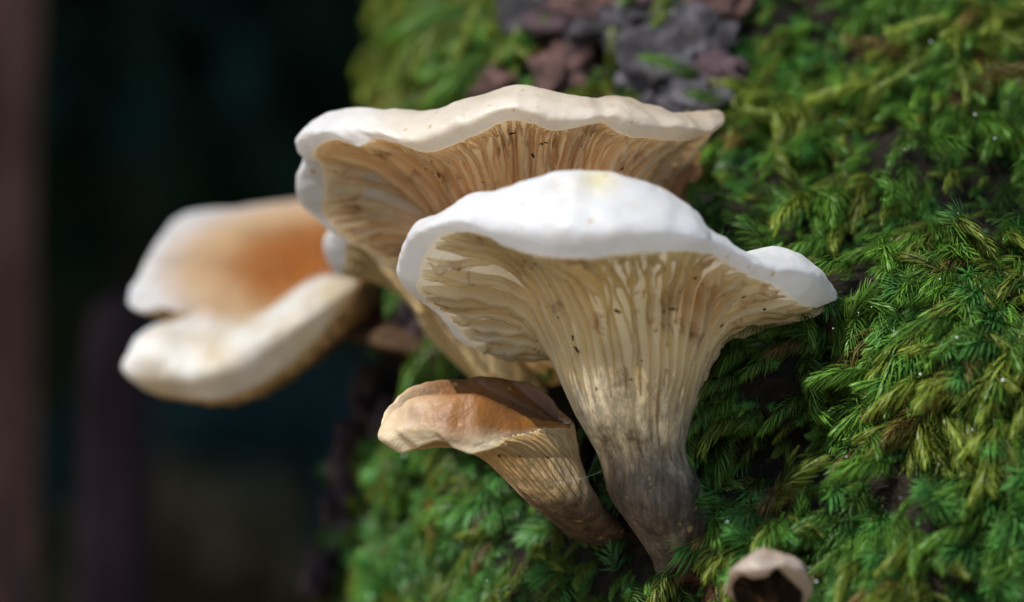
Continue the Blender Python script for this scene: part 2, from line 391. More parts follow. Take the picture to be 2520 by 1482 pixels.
        for q in range(nseg+1):
            f = q/nseg; t = t0 + (t1-t0)*f
            wob = per*(1.25*amp*noise.noise(Vector((f*2.4, sd, 0))) + 0.35*noise.noise(Vector((f*7, sd, 5))))
            s = s0 + wob
            p = samp(U, t, s); nn = samp(NN, t, s); nn = nn/np.linalg.norm(nn)
            pa = samp(U, t, s+0.5) - samp(U, t, s-0.5); pa -= nn*(pa@nn); la = np.linalg.norm(pa); pa = pa/max(la, 1e-9)
            h = hh*min(1, (f+0.02)/(0.16 if main else 0.3))**0.8*(1 - f**(5 if main else 2.2))*(1+0.28*noise.noise(Vector((f*9, sd, 9)))+0.12*noise.noise(Vector((f*26, sd, 2))))
            lean = pa*h*(0.35*noise.noise(Vector((f*1.7, sd, 20)))+0.25*noise.noise(Vector((f*6, sd, 3))))
            w = min(0.030, la*per*0.30)
            vs += [p - nn*0.03 - pa*w, p + nn*h*0.6 + lean*0.5 - pa*w*0.6, p + nn*h + lean, p + nn*h*0.6 + lean*0.5 + pa*w*0.6, p - nn*0.03 + pa*w]
            cl += [colf('gill', t/(nT-1), -ang, p)]*5
            if q:
                o = q*5
                for e in range(4): fs.append((o-5+e, o-4+e, o+1+e, o+e))
        mesh_obj('gill', vs, fs, gill_mat or M_gill, cap, base, np.array(cl))
    # ---- bits of dirt caught between the gills
    for q in range(n_speck):
        ang = -R(r.uniform(-150, -20)); ang = Aun[0] + ((ang-Aun[0]) % (2*math.pi))
        s0 = float(np.interp(ang, ext, np.arange(ns+1))); t = r.uniform(0.10, gill_end*0.9)*nT
        p = samp(U, t, s0) + samp(NN, t, s0)*gill_h*r.uniform(0.8, 1.0)
        sz = r.choice([0.010, 0.014, 0.018, 0.026])
        lump('dirt_speck', (sz*r.uniform(0.9, 3.2), sz, sz), q+base_seed, M_speck, cap, p, samp(NN, t, s0), base, 0.6, 1.1, 2, r.uniform(0, 3))
    return root, U, top

TAN, ORANGE, BROWN = (0.60, 0.43, 0.24), (0.52, 0.22, 0.06), (0.28, 0.12, 0.045)
CREAM, GILL = (0.80, 0.70, 0.54), (0.80, 0.64, 0.42)
# front white mushroom: lip px,py,depth, stem angle, shoulder px,py,depth
lipA = [(2050,740,.8,-5, 2050,728,1.0),(2002,757,.2,-15,2034,700,.6),(1950,736,-.4,-22,1988,648,.2),(1905,702,-.9,-28,1915,606,-.1),(1855,682,-1.4,-35,1850,624,-.9),
 (1800,653,-1.8,-43,1800,600,-1.3),(1745,624,-2.3,-52,1738,560,-1.9),(1700,620,-2.9,-60,1700,512,-2.1),(1600,624,-3.5,-75,1620,457,-2.5),(1500,634,-3.8,-90,1505,426,-2.7),
 (1400,636,-3.7,-103,1400,416,-2.7),(1310,628,-3.3,-115,1315,440,-2.4),(1248,611,-2.9,-125,1255,464,-2.1),(1212,587,-2.5,-131,1195,469,-1.8),(1170,573,-2.3,-138,1145,487,-1.5),
 (1120,573,-2.0,-146,1095,528,-1.2),(1076,592,-1.6,-154,1045,553,-.9),(1047,632,-1.1,-163,1015,592,-.5),(1030,690,-.4,-174,1001,640,.1),(1028,720,.2,-182,1006,692,.6),
 (1062,748,.8,-190,1050,735,1.1),(1110,780,1.2,-199,1098,765,1.6),(1140,828,1.6,-208,1128,812,2.0),(1168,858,1.9,-216,1160,845,2.3),(1200,867,2.2,-224,1196,853,2.6),(1250,853,2.5,-232,1250,838,2.9),
 (1310,838,2.8,-241,1310,818,3.2),(1420,810,3.1,-255,1420,785,3.4),(1540,790,3.2,-270,1540,765,3.5),(1660,800,3,-287,1660,775,3.3),(1750,832,2.5,-303,1754,806,2.9),(1810,826,2.2,-315,1818,796,2.6),
 (1850,808,2.1,-322,1860,780,2.5),(1885,824,1.9,-330,1898,790,2.3),(1940,802,1.6,-339,1953,776,2.0),(2003,777,1.2,-350,2012,757,1.6)]
def colA(side, t, a, p):
    if side == 'top':
        c = mix(WHITE, (0.73, 0.735, 0.73), float(np.clip(nz(p, 1.2, 3), 0, 1)))
        y = W(1472, 452, -3.0); d = np.linalg.norm(p-y)
        return mix(c, (0.70, 0.62, 0.32), 0.85*math.exp(-(d/0.36)**2))
    c = mix((0.90, 0.84, 0.70), (0.90, 0.80, 0.56), float(sstep(0.06, 0.42, t)))
    w = float(sstep(0.60, 0.82, t + 0.05*nz(p, 1.4, 8)))
    c = mix(c, (0.10, 0.082, 0.066), w)
    o = math.exp(-((p[0]-3.75)/0.6)**2 - ((p[2]-0.05)/0.5)**2)
    c = mix(c, (0.62, 0.30, 0.07), 0.6*o)
    if side == 'gill': c = mix(c, (0.94, 0.87, 0.67), 0.45*(1-w))
    return c
mushroom('white_mushroom', 'largest white funnel shaped mushroom with grey stem foot and thick rolled rim', lipA, (1560, 640, 0.2),
         [(1555, 940, .25, 1.34), (1560, 1045, .25, 1.08), (1585, 1130, .3, .90), (1620, 1215, .3, .96), (1652, 1305, .35, .80), (1672, 1400, .6, .56), (1690, 1480, 1.6, .5)], colA,
         bulge=.55, n_gill=46, gill_h=.34, dip=0.6, base_seed=1.3, gill_end=.72, n_speck=30, p1=(0.62, 0.25), p2=1.9)

lipB = [(1768,303,3.0,0,1773,291,3.1),(1735,327,2.4,-10,1750,271,2.9),(1700,345,1.8,-20,1705,277,2.6),(1650,346,1.3,-31,1655,278,2.2),(1600,343,.9,-42,1605,261,1.9),(1550,337,.5,-52,1562,246,1.6),
 (1512,322,.3,-60,1522,239,1.4),(1482,303,.25,-66,1486,238,1.25),(1460,303,.25,-71,1462,239,1.15),(1438,308,.1,-76,1436,236,1.0),(1390,321,-.1,-83,1390,230,1.0),(1350,321,-.1,-90,1350,223,1.0),(1310,306,-.1,-97,1310,217,1.0),
 (1270,298,0,-103,1270,214,1.0),(1220,308,0,-110,1220,222,1.0),(1175,330,.1,-117,1175,233,1.1),(1130,350,.2,-124,1130,251,1.2),(1090,366,.3,-130,1090,268,1.3),(1055,375,.5,-135,1055,276,1.5),(1010,367,.7,-141,1010,270,1.8),
 (960,350,.9,-147,960,268,2.0),(920,347,1.1,-151,920,268,2.2),(885,364,1.3,-155,885,269,2.4),(850,351,1.6,-160,850,271,2.7),(808,346,2,-166,810,283,2.9),(778,362,2.4,-172,775,311,3.1),(770,388,2.8,-177,757,350,3.3),
 (790,402,3.1,-181,757,398,3.4),(800,440,3.3,-185,743,440,3.6),(801,485,3.5,-189,744,482,3.8),(799,524,3.8,-193,770,522,4.0),(830,570,4.1,-200,816,562,4.4),(870,600,4.4,-207,858,590,4.7),(925,624,4.7,-215,915,612,5.0),(960,658,5.0,-223,950,645,5.3),(1005,684,5.2,-232,1000,668,5.5),
 (1150,690,5.5,-250,1150,665,5.8),(1330,680,5.7,-270,1330,650,6.0),(1500,620,5.4,-290,1500,590,5.7),(1615,500,4.9,-312,1615,470,5.2),(1672,420,4.3,-328,1680,390,4.6),(1712,360,3.7,-344,1720,335,3.9)]
def colB(side, t, a, p):
    if side == 'top':
        rt = float(sstep(-0.5, 4.2, p[0])); hi = float(sstep(0.25, 0.75, t))
        c = mix((0.72, 0.67, 0.58), (0.47, 0.37, 0.26), min(1, 0.30*hi + 0.70*rt*(0.4+0.6*hi)))
        c = mix(c, WHITE, float(sstep(-2.0, -4.0, p[0]))*0.9)
        return mix(c, (0.52, 0.43, 0.31), 0.4*float(np.clip(nz(p, 1.5, 11), 0, 1)))
    c = mix((0.94, 0.80, 0.57), (0.94, 0.67, 0.38), float(sstep(0.05, 0.4, t)))
    return mix(c, (0.95, 0.80, 0.57), 0.45) if side == 'gill' else c
mushroom('white_mushroom', 'wide cream mushroom with wavy rim and exposed tan gills, highest of the cluster', lipB, (1310, 470, 3.4),
         [(1330, 700, 4.0, 1.25), (1350, 800, 4.4, .95), (1390, 890, 5.2, .85), (1430, 960, 6.4, .8)], colB,
         bulge=.5, n_gill=66, gill_h=.28, dip=.5, base_seed=2.7, gill_end=.62, n_speck=34, p1=(0.42, 0.5))

lipE = [(1000,560,6.4,-90,1000,520,6.8),(920,565,6.4,-115,910,525,6.8),(870,570,6.5,-140,850,548,6.9),(852,590,6.7,-160,815,570,7.1),(853,625,6.9,-175,806,610,7.3),(848,655,7.1,-190,820,645,7.5),(846,674,7.3,-203,838,668,7.6),
 (885,684,7.5,-216,880,676,7.8),(940,689,7.7,-230,940,678,8.0),(1010,691,7.9,-246,1010,680,8.1),(1100,690,8.0,-262,1100,670,8.2),(1180,660,8,-285,1190,630,8.2),(1200,610,7.6,-315,1210,580,7.8),(1170,570,7.0,-340,1175,535,7.3),(1090,558,6.6,-70-0,1090,520,6.9)]
lipE = sorted(lipE, key=lambda r: -((r[3]+70) % -360 if (r[3]+70) % -360 != 0 else 0))
def colE(side, t, a, p):
    if side == 'top': return WHITE
    c = mix((0.74, 0.60, 0.34), (0.76, 0.62, 0.34), t)
    return c
mushroom('cream_mushroom', 'pale mushroom half hidden behind the highest cap, with a yellowish ribbed stem', lipE, (1040, 600, 7.2),
         [(1105, 735, 6.5, .75), (1150, 800, 6.1, .88), (1205, 880, 5.8, .86), (1265, 950, 5.9, .75), (1330, 1020, 6.4, .6)], colE,
         bulge=.3, n_gill=30, gill_h=.24, dip=.3, base_seed=3.1, gill_end=.9, n_speck=4, ns=200, p1=(0.3, 0.3), p2=.8)

lipF = [(878,712,9.6,-30,868,682,9.9),(820,790,9.0,-50,800,676,9.8),(760,860,8.7,-70,735,702,9.7),(680,925,8.5,-90,672,748,9.5),(600,965,8.4,-110,610,782,9.4),(530,988,8.4,-130,545,792,9.3),(430,978,8.6,-150,462,788,9.3),
 (355,958,8.8,-165,392,803,9.3),(328,910,9,-178,350,855,9.3),(345,852,9.2,-188,375,812,9.5),(390,802,9.3,-195,420,787,9.6),(445,772,9.5,-200,490,768,9.8),(400,760,9.7,-206,430,740,10.0),(352,768,9.8,-213,358,736,10.1),
 (337,738,10.1,-220,352,700,10.5),(365,672,11.3,-228,378,650,11.6),(390,612,12.5,-236,402,592,12.8),(430,552,13.7,-245,440,538,13.9),(480,528,14.3,-254,490,520,14.4),(560,524,14.5,-265,565,512,14.5),(640,514,14.6,-277,645,502,14.6),
 (760,504,14.6,-292,760,489,14.6),(860,540,14,-310,850,522,14),(905,620,12.6,-328,892,602,12.7),(905,680,11,-345,890,662,11.2)]
def colF(side, t, a, p):
    if side == 'top':
        q = W(780, 650, 11.4); d = np.linalg.norm((p-q)*np.array([0.55, 0.35, 0.9]))
        c = mix((0.34, 0.11, 0.018), WHITE, float(sstep(0.95, 2.45, d)))
        m = math.exp(-((d-1.6)/0.55)**2)
        c = mix(c, (0.58, 0.38, 0.17), 0.7*m)
        fr = float(sstep(R(-190), R(-160), a)*sstep(R(-15), R(-40), a))
        return mix(c, mix((0.74, 0.72, 0.67), (0.56, 0.44, 0.26), float(np.clip(0.15+1.2*nz(p, 0.9, 6), 0, 0.8))), fr*float(sstep(0.70, 0.50, t)))
    return mix((0.50, 0.36, 0.19), (0.05, 0.028, 0.014), float(sstep(0.08, 0.35, t)))  # underside and stem darkened, painting in the shadow near the trunk
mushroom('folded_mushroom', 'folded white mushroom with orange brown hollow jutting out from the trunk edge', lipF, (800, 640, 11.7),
         [(900, 800, 11.2, 1.1), (960, 828, 10.5, 1.1), (1030, 862, 9.9, 1.0), (1120, 890, 10.0, .9)], colF,
         bulge=.85, n_gill=36, gill_h=.12, dip=-.15, base_seed=4.9, gill_end=.6, n_speck=0, ns=220, p1=(0.35, -0.5))

lipD = [(1398,1056,.2,-10,1402,1040,.3),(1335,1070,-.3,-30,1335,1036,-.1),(1285,1080,-.6,-50,1280,1018,-.4),(1240,1093,-.9,-70,1230,1000,-.6),(1200,1114,-1.1,-90,1180,984,-.7),(1160,1122,-1.2,-105,1140,974,-.7),(1122,1107,-1.2,-120,1105,968,-.6),
 (1092,1088,-1.1,-133,1072,968,-.5),(1060,1092,-1,-145,1035,978,-.4),(1022,1103,-.8,-158,1000,995,-.3),(985,1116,-.5,-168,970,1025,-.1),(962,1086,-.2,-178,957,1042,.1),(968,1062,.2,-188,963,1010,.4),(992,1040,.8,-200,1000,966,.6),
 (1050,1010,1.4,-215,1060,938,.9),(1130,1000,1.8,-235,1130,930,1.1),(1200,1000,2,-255,1200,927,1.2),(1260,1010,2,-275,1250,937,1.3),(1320,1020,1.8,-300,1322,950,1.2),(1372,1030,1.2,-325,1367,995,1.0),(1396,1045,.7,-345,1400,1028,.7)]
def colD(side, t, a, p):
    if side == 'top':
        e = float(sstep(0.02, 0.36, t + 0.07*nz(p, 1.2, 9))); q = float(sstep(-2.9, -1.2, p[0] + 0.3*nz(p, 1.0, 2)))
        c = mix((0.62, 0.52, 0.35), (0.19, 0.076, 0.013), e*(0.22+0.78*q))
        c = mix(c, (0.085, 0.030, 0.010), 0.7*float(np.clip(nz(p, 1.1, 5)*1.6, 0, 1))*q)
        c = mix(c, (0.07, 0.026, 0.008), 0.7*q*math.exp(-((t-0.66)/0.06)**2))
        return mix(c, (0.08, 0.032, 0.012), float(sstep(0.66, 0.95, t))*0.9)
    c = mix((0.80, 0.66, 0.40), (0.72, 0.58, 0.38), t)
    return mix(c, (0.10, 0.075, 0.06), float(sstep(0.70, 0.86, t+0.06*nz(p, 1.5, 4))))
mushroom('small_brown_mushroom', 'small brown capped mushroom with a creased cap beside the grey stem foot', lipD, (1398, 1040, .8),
         [(1308, 1130, .55, .95), (1348, 1185, .75, .86), (1395, 1240, 1.1, .76), (1450, 1295, 1.8, .66), (1500, 1345, 3.0, .6)], colD,
         bulge=.34, n_gill=40, gill_h=.09, dip=.12, base_seed=5.7, gill_end=.78, n_speck=12, ns=240, p1=(0.3, 0.25), p2=.5, lump_amp=0.09, cap_mat=M_cap_brown)

lipC = [(1692,385,4.3,-60,1690,378,4.4),(1668,420,4.2,-100,1663,410,4.3),(1648,462,4.3,-150,1640,455,4.4),(1640,490,4.5,-190,1634,485,4.7),(1662,482,4.8,-230,1666,474,5.0),(1692,459,4.9,-270,1698,450,5.1),
 (1719,428,4.9,-310,1725,418,5.1),(1708,405,4.8,-330,1714,396,5.0),(1716,380,4.6,-350,1718,374,4.8)]
def colC(side, t, a, p): return mix((0.72, 0.52, 0.32), (0.60, 0.33, 0.16), float(sstep(0, .3, t)))
mushroom('tan_mushroom', 'tiny tan mushroom showing only its rim behind the highest cap, against the moss', lipC, (1675, 430, 4.7),
         [(1655, 500, 4.9, .3), (1660, 560, 5.1, .25), (1670, 620, 6.0, .25)], colC,
         bulge=.06, n_gill=16, gill_h=.04, dip=.1, base_seed=6.2, gill_end=.6, n_speck=0, ns=120, p1=(0.4, 0.15), p2=.4, lump_amp=0.03)

lipG = [(1976,1466,-3.4,0,1970,1420,-3.3),(1945,1432,-3.7,-25,1950,1380,-3.5),(1912,1402,-4.0,-55,1915,1354,-3.6),(1885,1420,-4.2,-85,1880,1348,-3.7),(1850,1425,-4.1,-110,1845,1362,-3.7),(1822,1418,-3.9,-140,1815,1388,-3.6),(1803,1440,-3.5,-170,1800,1425,-3.4),
 (1812,1485,-3.0,-200,1805,1435,-2.9),(1845,1495,-2.6,-235,1845,1425,-2.5),(1885,1503,-2.5,-270,1885,1425,-2.4),(1930,1505,-2.7,-305,1935,1430,-2.6),(1962,1501,-3.0,-335,1966,1435,-2.9)]
def colG(side, t, a, p): return mix((0.55, 0.47, 0.41), mix((0.50, 0.39, 0.31), (0.30, 0.20, 0.14), float(np.clip(0.5+nz(p, 4, 3), 0, 1))), float(sstep(0.2, 0.8, t))) if side == 'top' else (0.035, 0.022, 0.018)
mushroom('tiny_mushroom', 'tiny withered grey brown mushroom with black gills, standing alone in the moss', lipG, (1885, 1390, -3.2),
         [(1895, 1500, -3.1, .16), (1897, 1560, -3.0, .13), (1905, 1640, -2.4, .13)], colG,
         bulge=.24, n_gill=22, gill_h=.07, dip=-.15, base_seed=7.7, gill_end=.55, n_speck=0, ns=160, p1=(0.25, 0.3), p2=.4, lump_amp=0.16)

# ------------------------------------------------------------------ moss
def leaf_strip(vs, fs, cl, p, d, bend, length, width, c0, c1, seg=4):
    side = np.cross(d, bend); l = np.linalg.norm(side)
    side = side/l if l > 1e-6 else np.array([1., 0, 0])
    q = p.copy(); o = len(vs); dd = d.copy()
    for k in range(seg):
        f = k/seg; w = width*(1-f*0.8)*(0.75 if k == 0 else 1)
        vs += [q-side*w, q+side*w]; c = mix(c0, c1, f); cl += [c, c]
        dd = dd + bend*0.60; dd = dd/np.linalg.norm(dd); q = q + dd*length/seg
    vs.append(q); cl.append(np.asarray(c1))
    for k in range(seg-1): a = o+2*k; fs.append((a, a+1, a+3, a+2))
    a = o+2*(seg-1); fs.append((a, a+1, a+2))
def shoot(kind, c0, c1, r):
    vs, fs, cl = [], [], []
    Ls = r.uniform(0.9, 1.35) if kind == 'plume' else r.uniform(0.5, 0.8)
    nst = 16 if kind == 'plume' else 7
    p = np.zeros(3); d = np.array([0.1, 0, 1.0])
    d /= np.linalg.norm(d); wig = r.uniform(-0.06, 0.06)
    stem = []; curl = r.choice([0.12, 0.22, 0.32])
    for k in range(nst+1):
        stem.append((p.copy(), d.copy()))
        d = d + np.array([0.10, wig, -0.02]); d /= np.linalg.norm(d); p = p + d*Ls/nst
    for k, (q, dd) in enumerate(stem):
        f = k/nst
        nl = 6 if kind == 'plume' else 10
        for j in range(nl):
            a = j/nl*2*math.pi + k*1.9 + r.uniform(-.4, .4)
            e1 = np.cross(dd, [0, 1, 0]); e1 /= np.linalg.norm(e1); e2 = np.cross(dd, e1)
            rad = e1*math.cos(a) + e2*math.sin(a)*1.25
            spread = (1.6 - 0.75*f) if kind == 'plume' else 1.15-0.6*f
            ld = dd*0.75 + rad*spread; ld /= np.linalg.norm(ld)
            bend = (np.array([0.50, 0, -0.30]) + dd*0.15 - rad*curl)*(0.88 if kind == 'plume' else 0.45)
            ln = (0.34 if kind == 'plume' else 0.42)*(0.7+0.5*math.sin(math.pi*min(1, f*0.9+0.12)))*r.uniform(.75, 1.25)
            v = r.uniform(0.75, 1.2)
            leaf_strip(vs, fs, cl, q, ld, bend, ln, 0.0160*r.uniform(.75, 1.3), np.asarray(c0)*v*(0.30+0.70*f), np.asarray(c1)*v*(0.45+0.55*f))  # older lower leaves, darkened further to put deep shade into the colour
    for k in range(nst):              # the stalk
        q, q2 = stem[k][0], stem[k+1][0]; o = len(vs)
        for b in (q, q2):
            for ang in (0, 2.1, 4.2): vs.append(b + np.array([math.cos(ang), math.sin(ang), 0])*0.012); cl.append(np.asarray(c0)*0.5)
        for e in range(3): fs.append((o+e, o+(e+1) % 3, o+3+(e+1) % 3, o+3+e))
    return vs, fs, cl
protos_col = bpy.data.collections.new('moss_shoot_shapes')
protos = []
r = random.Random(3)
kinds = [('plume', (.06, .16, .015), (.20, .40, .05))]*4 + [('plume', (.12, .16, .015), (.31, .38, .05))]*4 + [('plume', (.17, .12, .03), (.36, .22, .06))]*2 + \
        [('star', (.04, .17, .03), (.16, .42, .09))]*3 + [('plume', (.07, .034, .013), (.17, .08, .03))]*2
for i, (kd, c0, c1) in enumerate(kinds):
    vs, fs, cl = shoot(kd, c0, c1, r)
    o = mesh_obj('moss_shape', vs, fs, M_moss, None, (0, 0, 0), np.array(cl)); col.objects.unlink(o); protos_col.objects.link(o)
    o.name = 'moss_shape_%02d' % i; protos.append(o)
GREEN, OLIVE, RUST, STAR, DEAD = (0, 1, 2, 3), (4, 5, 6, 7), (8, 9), (10, 11, 12), (13, 14)
def proj(p): s = DIST/(DIST+p[1]); return p[0]*s*120+1260, 741-p[2]*s*120
def blob(px, py, cx, cy, rx, ry): return math.exp(-((px-cx)/rx)**2 - ((py-cy)/ry)**2)
def moss_density(px, py):
    d = 1.0
    d -= 0.97*min(1, 1.5*blob(px, py, 1400, 120, 95, 170)) + 0.95*min(1, 1.4*blob(px, py, 1690, 170, 110, 130))
    d -= 0.8*blob(px, py, 1540, 70, 90, 70) + 0.7*blob(px, py, 1790, 30, 60, 60)
    d -= 1.4*blob(px, py, 1360, 1000, 110, 170) + 1.2*blob(px, py, 1470, 1230, 90, 130)
    d -= 0.9*blob(px, py, 1880, 1120, 190, 110) + 1.3*blob(px, py, 1620, 1330, 120, 75)  # right of the stem, moss thinned to dark bark to deepen the cap's shadow
    d -= 0.9*blob(px, py, 1000, 790, 90, 150) + 1.3*blob(px, py, 930, 1260, 90, 280) + 1.1*blob(px, py, 960, 960, 70, 110) + 1.3*blob(px, py, 1700, 430, 60, 70)
    return d
def moss_frame(th, z, r):
    n = trunk_normal(th, z); p = trunk_pt(th, z)
    dn = np.array([-0.2, 0, -1.0]) + np.array([r.gauss(0, .6), r.gauss(0, .5), r.gauss(0, .5)])
    d = n*r.uniform(0.6, 1.2) + dn*r.uniform(0.0, 0.7); d /= np.linalg.norm(d)
    x = dn - d*(dn@d); x /= np.linalg.norm(x); y = np.cross(d, x)
    return p - n*0.08, Matrix((x, y, d)).transposed()
def pick(px, py, p, r):
    q = noise.noise(Vector((p[0]*0.5, p[1]*0.5, p[2]*0.5))) + r.uniform(-.45, .45)
    if blob(px, py, 1780, 1420, 90, 60)*1.3 > r.random(): return r.choice(DEAD)
    if blob(px, py, 1030, 120, 220, 200)*0.8 > r.random(): return r.choice(OLIVE)
    if r.random() < 0.015: return r.choice(DEAD)
    if r.random() < 0.03: return r.choice(RUST)
    if r.random() < 0.14 or (py > 1080 and r.random() < 0.25): return r.choice(STAR)
    return r.choice(OLIVE if q > 0.18 else GREEN)
pts, rots, scs, ids = [], [], [], []
r = random.Random(11); cand = 0
while len(pts) < 10500 and cand < 90000:
    cand += 1
    th = R(r.uniform(-28, 103)); z = r.uniform(-10, 10)
    p = trunk_base(th, z); px, py = proj(p)
    if not (-200 < px < 2750): continue
    if r.random() > moss_density(px, py)*max(0.9*blob(px, py, 1010, 110, 230, 230), 0.7*blob(px, py, 1020, 1380, 200, 150), float(sstep(-0.16, 0.14, noise.noise(Vector(p*0.55)) + 0.5*noise.noise(Vector(p*1.3))))): continue
    q, m = moss_frame(th, z, r)
    pts.append(q*CM); e = m.to_euler(); rots.append((e.x, e.y, e.z))
    scs.append(r.choice([0.5, 0.65, 0.8, 0.95, 1.15, 1.5])*(0.85+0.4*noise.noise(Vector(q*0.8)))); ids.append(pick(px, py, q, r))
    if ids[-1] in DEAD: scs[-1] = min(scs[-1], 0.85)
cand = 0
while cand < 11000:                     # short undergrowth between the larger shoots
    cand += 1
    th = R(r.uniform(-28, 103)); z = r.uniform(-9, 9)
    p = trunk_base(th, z); px, py = proj(p)
    if not (-100 < px < 2650) or r.random() > moss_density(px, py) + 0.1: continue
    q, m = moss_frame(th, z, r); pts.append(q*CM); e = m.to_euler(); rots.append((e.x, e.y, e.z)); scs.append(r.uniform(0.35, 0.6)); ids.append(r.choice(GREEN + STAR + OLIVE[:1]))
me = bpy.data.meshes.new('moss'); me.from_pydata([tuple(p) for p in pts], [], [])
me.attributes.new('rot', 'FLOAT_VECTOR', 'POINT').data.foreach_set('vector', np.array(rots).ravel())
me.attributes.new('scl', 'FLOAT', 'POINT').data.foreach_set('value', np.array(scs))
me.attributes.new('pick', 'INT', 'POINT').data.foreach_set('value', np.array(ids, dtype=np.int32))
me.materials.append(M_moss)
moss = bpy.data.objects.new('moss', me); col.objects.link(moss)
tag(moss, 'thick green and olive feathery moss carpet covering the trunk', 'moss', kind='stuff')
ng = bpy.data.node_groups.new('moss_shoots', 'GeometryNodeTree')
ng.interface.new_socket('Geometry', in_out='INPUT', socket_type='NodeSocketGeometry'); ng.interface.new_socket('Geometry', in_out='OUTPUT', socket_type='NodeSocketGeometry')
gi, go = ng.nodes.new('NodeGroupInput'), ng.nodes.new('NodeGroupOutput')
ip = ng.nodes.new('GeometryNodeInstanceOnPoints'); ci = ng.nodes.new('GeometryNodeCollectionInfo')
ci.inputs['Collection'].default_value = protos_col; ci.inputs['Separate Children'].default_value = True; ci.inputs['Reset Children'].default_value = True
ip.inputs['Pick Instance'].default_value = True
def na(nm, ty):
    x = ng.nodes.new('GeometryNodeInputNamedAttribute'); x.data_type = ty; x.inputs['Name'].default_value = nm
    return x.outputs['Attribute']
ng.links.new(gi.outputs[0], ip.inputs['Points']); ng.links.new(ci.outputs[0], ip.inputs['Instance'])
ng.links.new(na('pick', 'INT'), ip.inputs['Instance Index']); ng.links.new(na('rot', 'FLOAT_VECTOR'), ip.inputs['Rotation']); ng.links.new(na('scl', 'FLOAT'), ip.inputs['Scale'])
ng.links.new(ip.outputs[0], go.inputs[0])
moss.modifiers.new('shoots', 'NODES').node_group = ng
# the larger shoots that stand out one by one
r = random.Random(23); made = 0; taken = []
LAB = {GREEN: 'bright green feathery moss shoot', OLIVE: 'yellowish olive feathery moss shoot', RUST: 'rusty tinged feathery moss shoot', STAR: 'spiky green star shaped moss tuft', DEAD: 'dead red brown moss shoot'}
def near(px, py):
    if math.hypot(px-1885, py-1430) < 230: return 'close beside the tiny withered mushroom'
    if math.hypot(px-2050, py-740) < 190: return 'around the tip of the largest white cap'
    if px < 1960 and 820 < py < 1340: return 'in shade beside the grey stem foot'
    if px < 1900 and py >= 1340: return 'growing just below the grey stem foot'
    if py < 330: return 'high up, level with the grey bark plates'
    if py < 620: return 'between grey bark plates and white cap tip'
    if py < 1000: return 'on trunk level with the ribbed white stem'
    return 'low on trunk, level with the grey stem foot'
while made < 190:
    th = R(r.uniform(30, 100)); z = r.uniform(-6.5, 6.2)
    p = trunk_base(th, z); px, py = proj(p)
    if not (1500 < px < 2560 and -20 < py < 1500) or (py < 640 and r.random() < 0.5) or (px < 1720 and py < 1330) or r.random() > moss_density(px, py): continue
    if any((px-a)**2 + (py-b)**2 < 34**2 for a, b in taken): continue
    taken.append((px, py))
    q, m = moss_frame(th, z, r); n = trunk_normal(th, z)
    i = pick(px, py, q, r)
    o = bpy.data.objects.new('moss_shoot', protos[i].data); col.objects.link(o)
    o.matrix_world = Matrix.Translation(Vector((q+n*0.35)*CM)) @ m.to_4x4() @ Matrix.Scale(r.uniform(0.8, 1.4)*(0.7 if i in DEAD else 1), 4)
    for g, lab in LAB.items():
        if i in g: lb = lab + ' ' + near(px, py); tag(o, lb, 'moss', lb.replace(' shoot ', ' shoots ').replace(' tuft ', ' tufts '))
    made += 1

# ------------------------------------------------------------------ dew on the moss, spider silk
import bmesh
bm = bmesh.new(); bmesh.ops.create_icosphere(bm, subdivisions=2, radius=0.01*CM*1); dm = bpy.data.meshes.new('dew_drop'); bm.to_mesh(dm); bm.free()
dm.polygons.foreach_set('use_smooth', [True]*len(dm.polygons)); dm.materials.append(M_glint_drop)
spots = [(1515,165),(1690,120),(1720,150),(2028,1443),(1985,1452),(2060,1468),(2300,205),(2395,380),(2085,385),(2190,590),(1350,1442),(1345,1452),(1130,1130),(1145,1145),(1100,870),(2170,820),(2125,845),(1960,830),(2215,880),(2365,630),
         (1945,835),(2285,995),(2390,1120),(2190,1050),(2100,1180),(2480,1000),(2440,440),(2240,470),(2330,760),(2070,880),(2250,1280),(2420,1240),(2320,1370),(1880,1330),(2470,700),(2380,900)]
r = random.Random(5)
for px, py in spots:
    t, z = solve_trunk(px, py); n = trunk_normal(t, z); p = trunk_pt(t, z) + n*r.uniform(1.0, 1.25)
    o = bpy.data.objects.new('dew_drop', dm); col.objects.link(o); o.location = Vector(p*CM)
    s = r.choice([0.9, 1.2, 1.6, 2.2, 2.8]); o.scale = (s, s, s*0.9)
    tag(o, 'water drop with painted white glint on the moss ' + near(px, py), 'water drop', 'water drops ' + near(px, py))
def thread(a, b, label, sag=0.1):
    a, b = W(*a), W(*b); vs, fs = [], []
    for k in range(13):
        f = k/12; p = a*(1-f)+b*f + np.array([0, 0, -sag*4*f*(1-f)])
        for g in range(3): vs.append(p + 0.0013*np.array([0, math.cos(g*2.1), math.sin(g*2.1)]))
        if k:
            o = (k-1)*3
            for g in range(3): fs.append((o+g, o+(g+1) % 3, o+3+(g+1) % 3, o+3+g))
    tag(mesh_obj('spider_thread', vs, fs, M_silk, None, a), label, 'spider silk')
thread((1295, 1185, -.3), (1480, 1160, -.45), 'fine spider thread strung from the small brown mushroom to the grey stem', 0.12)
thread((1733, 1268, -.2), (1850, 1300, -.6), 'fine spider thread strung from the grey stem foot to the moss', 0.05)

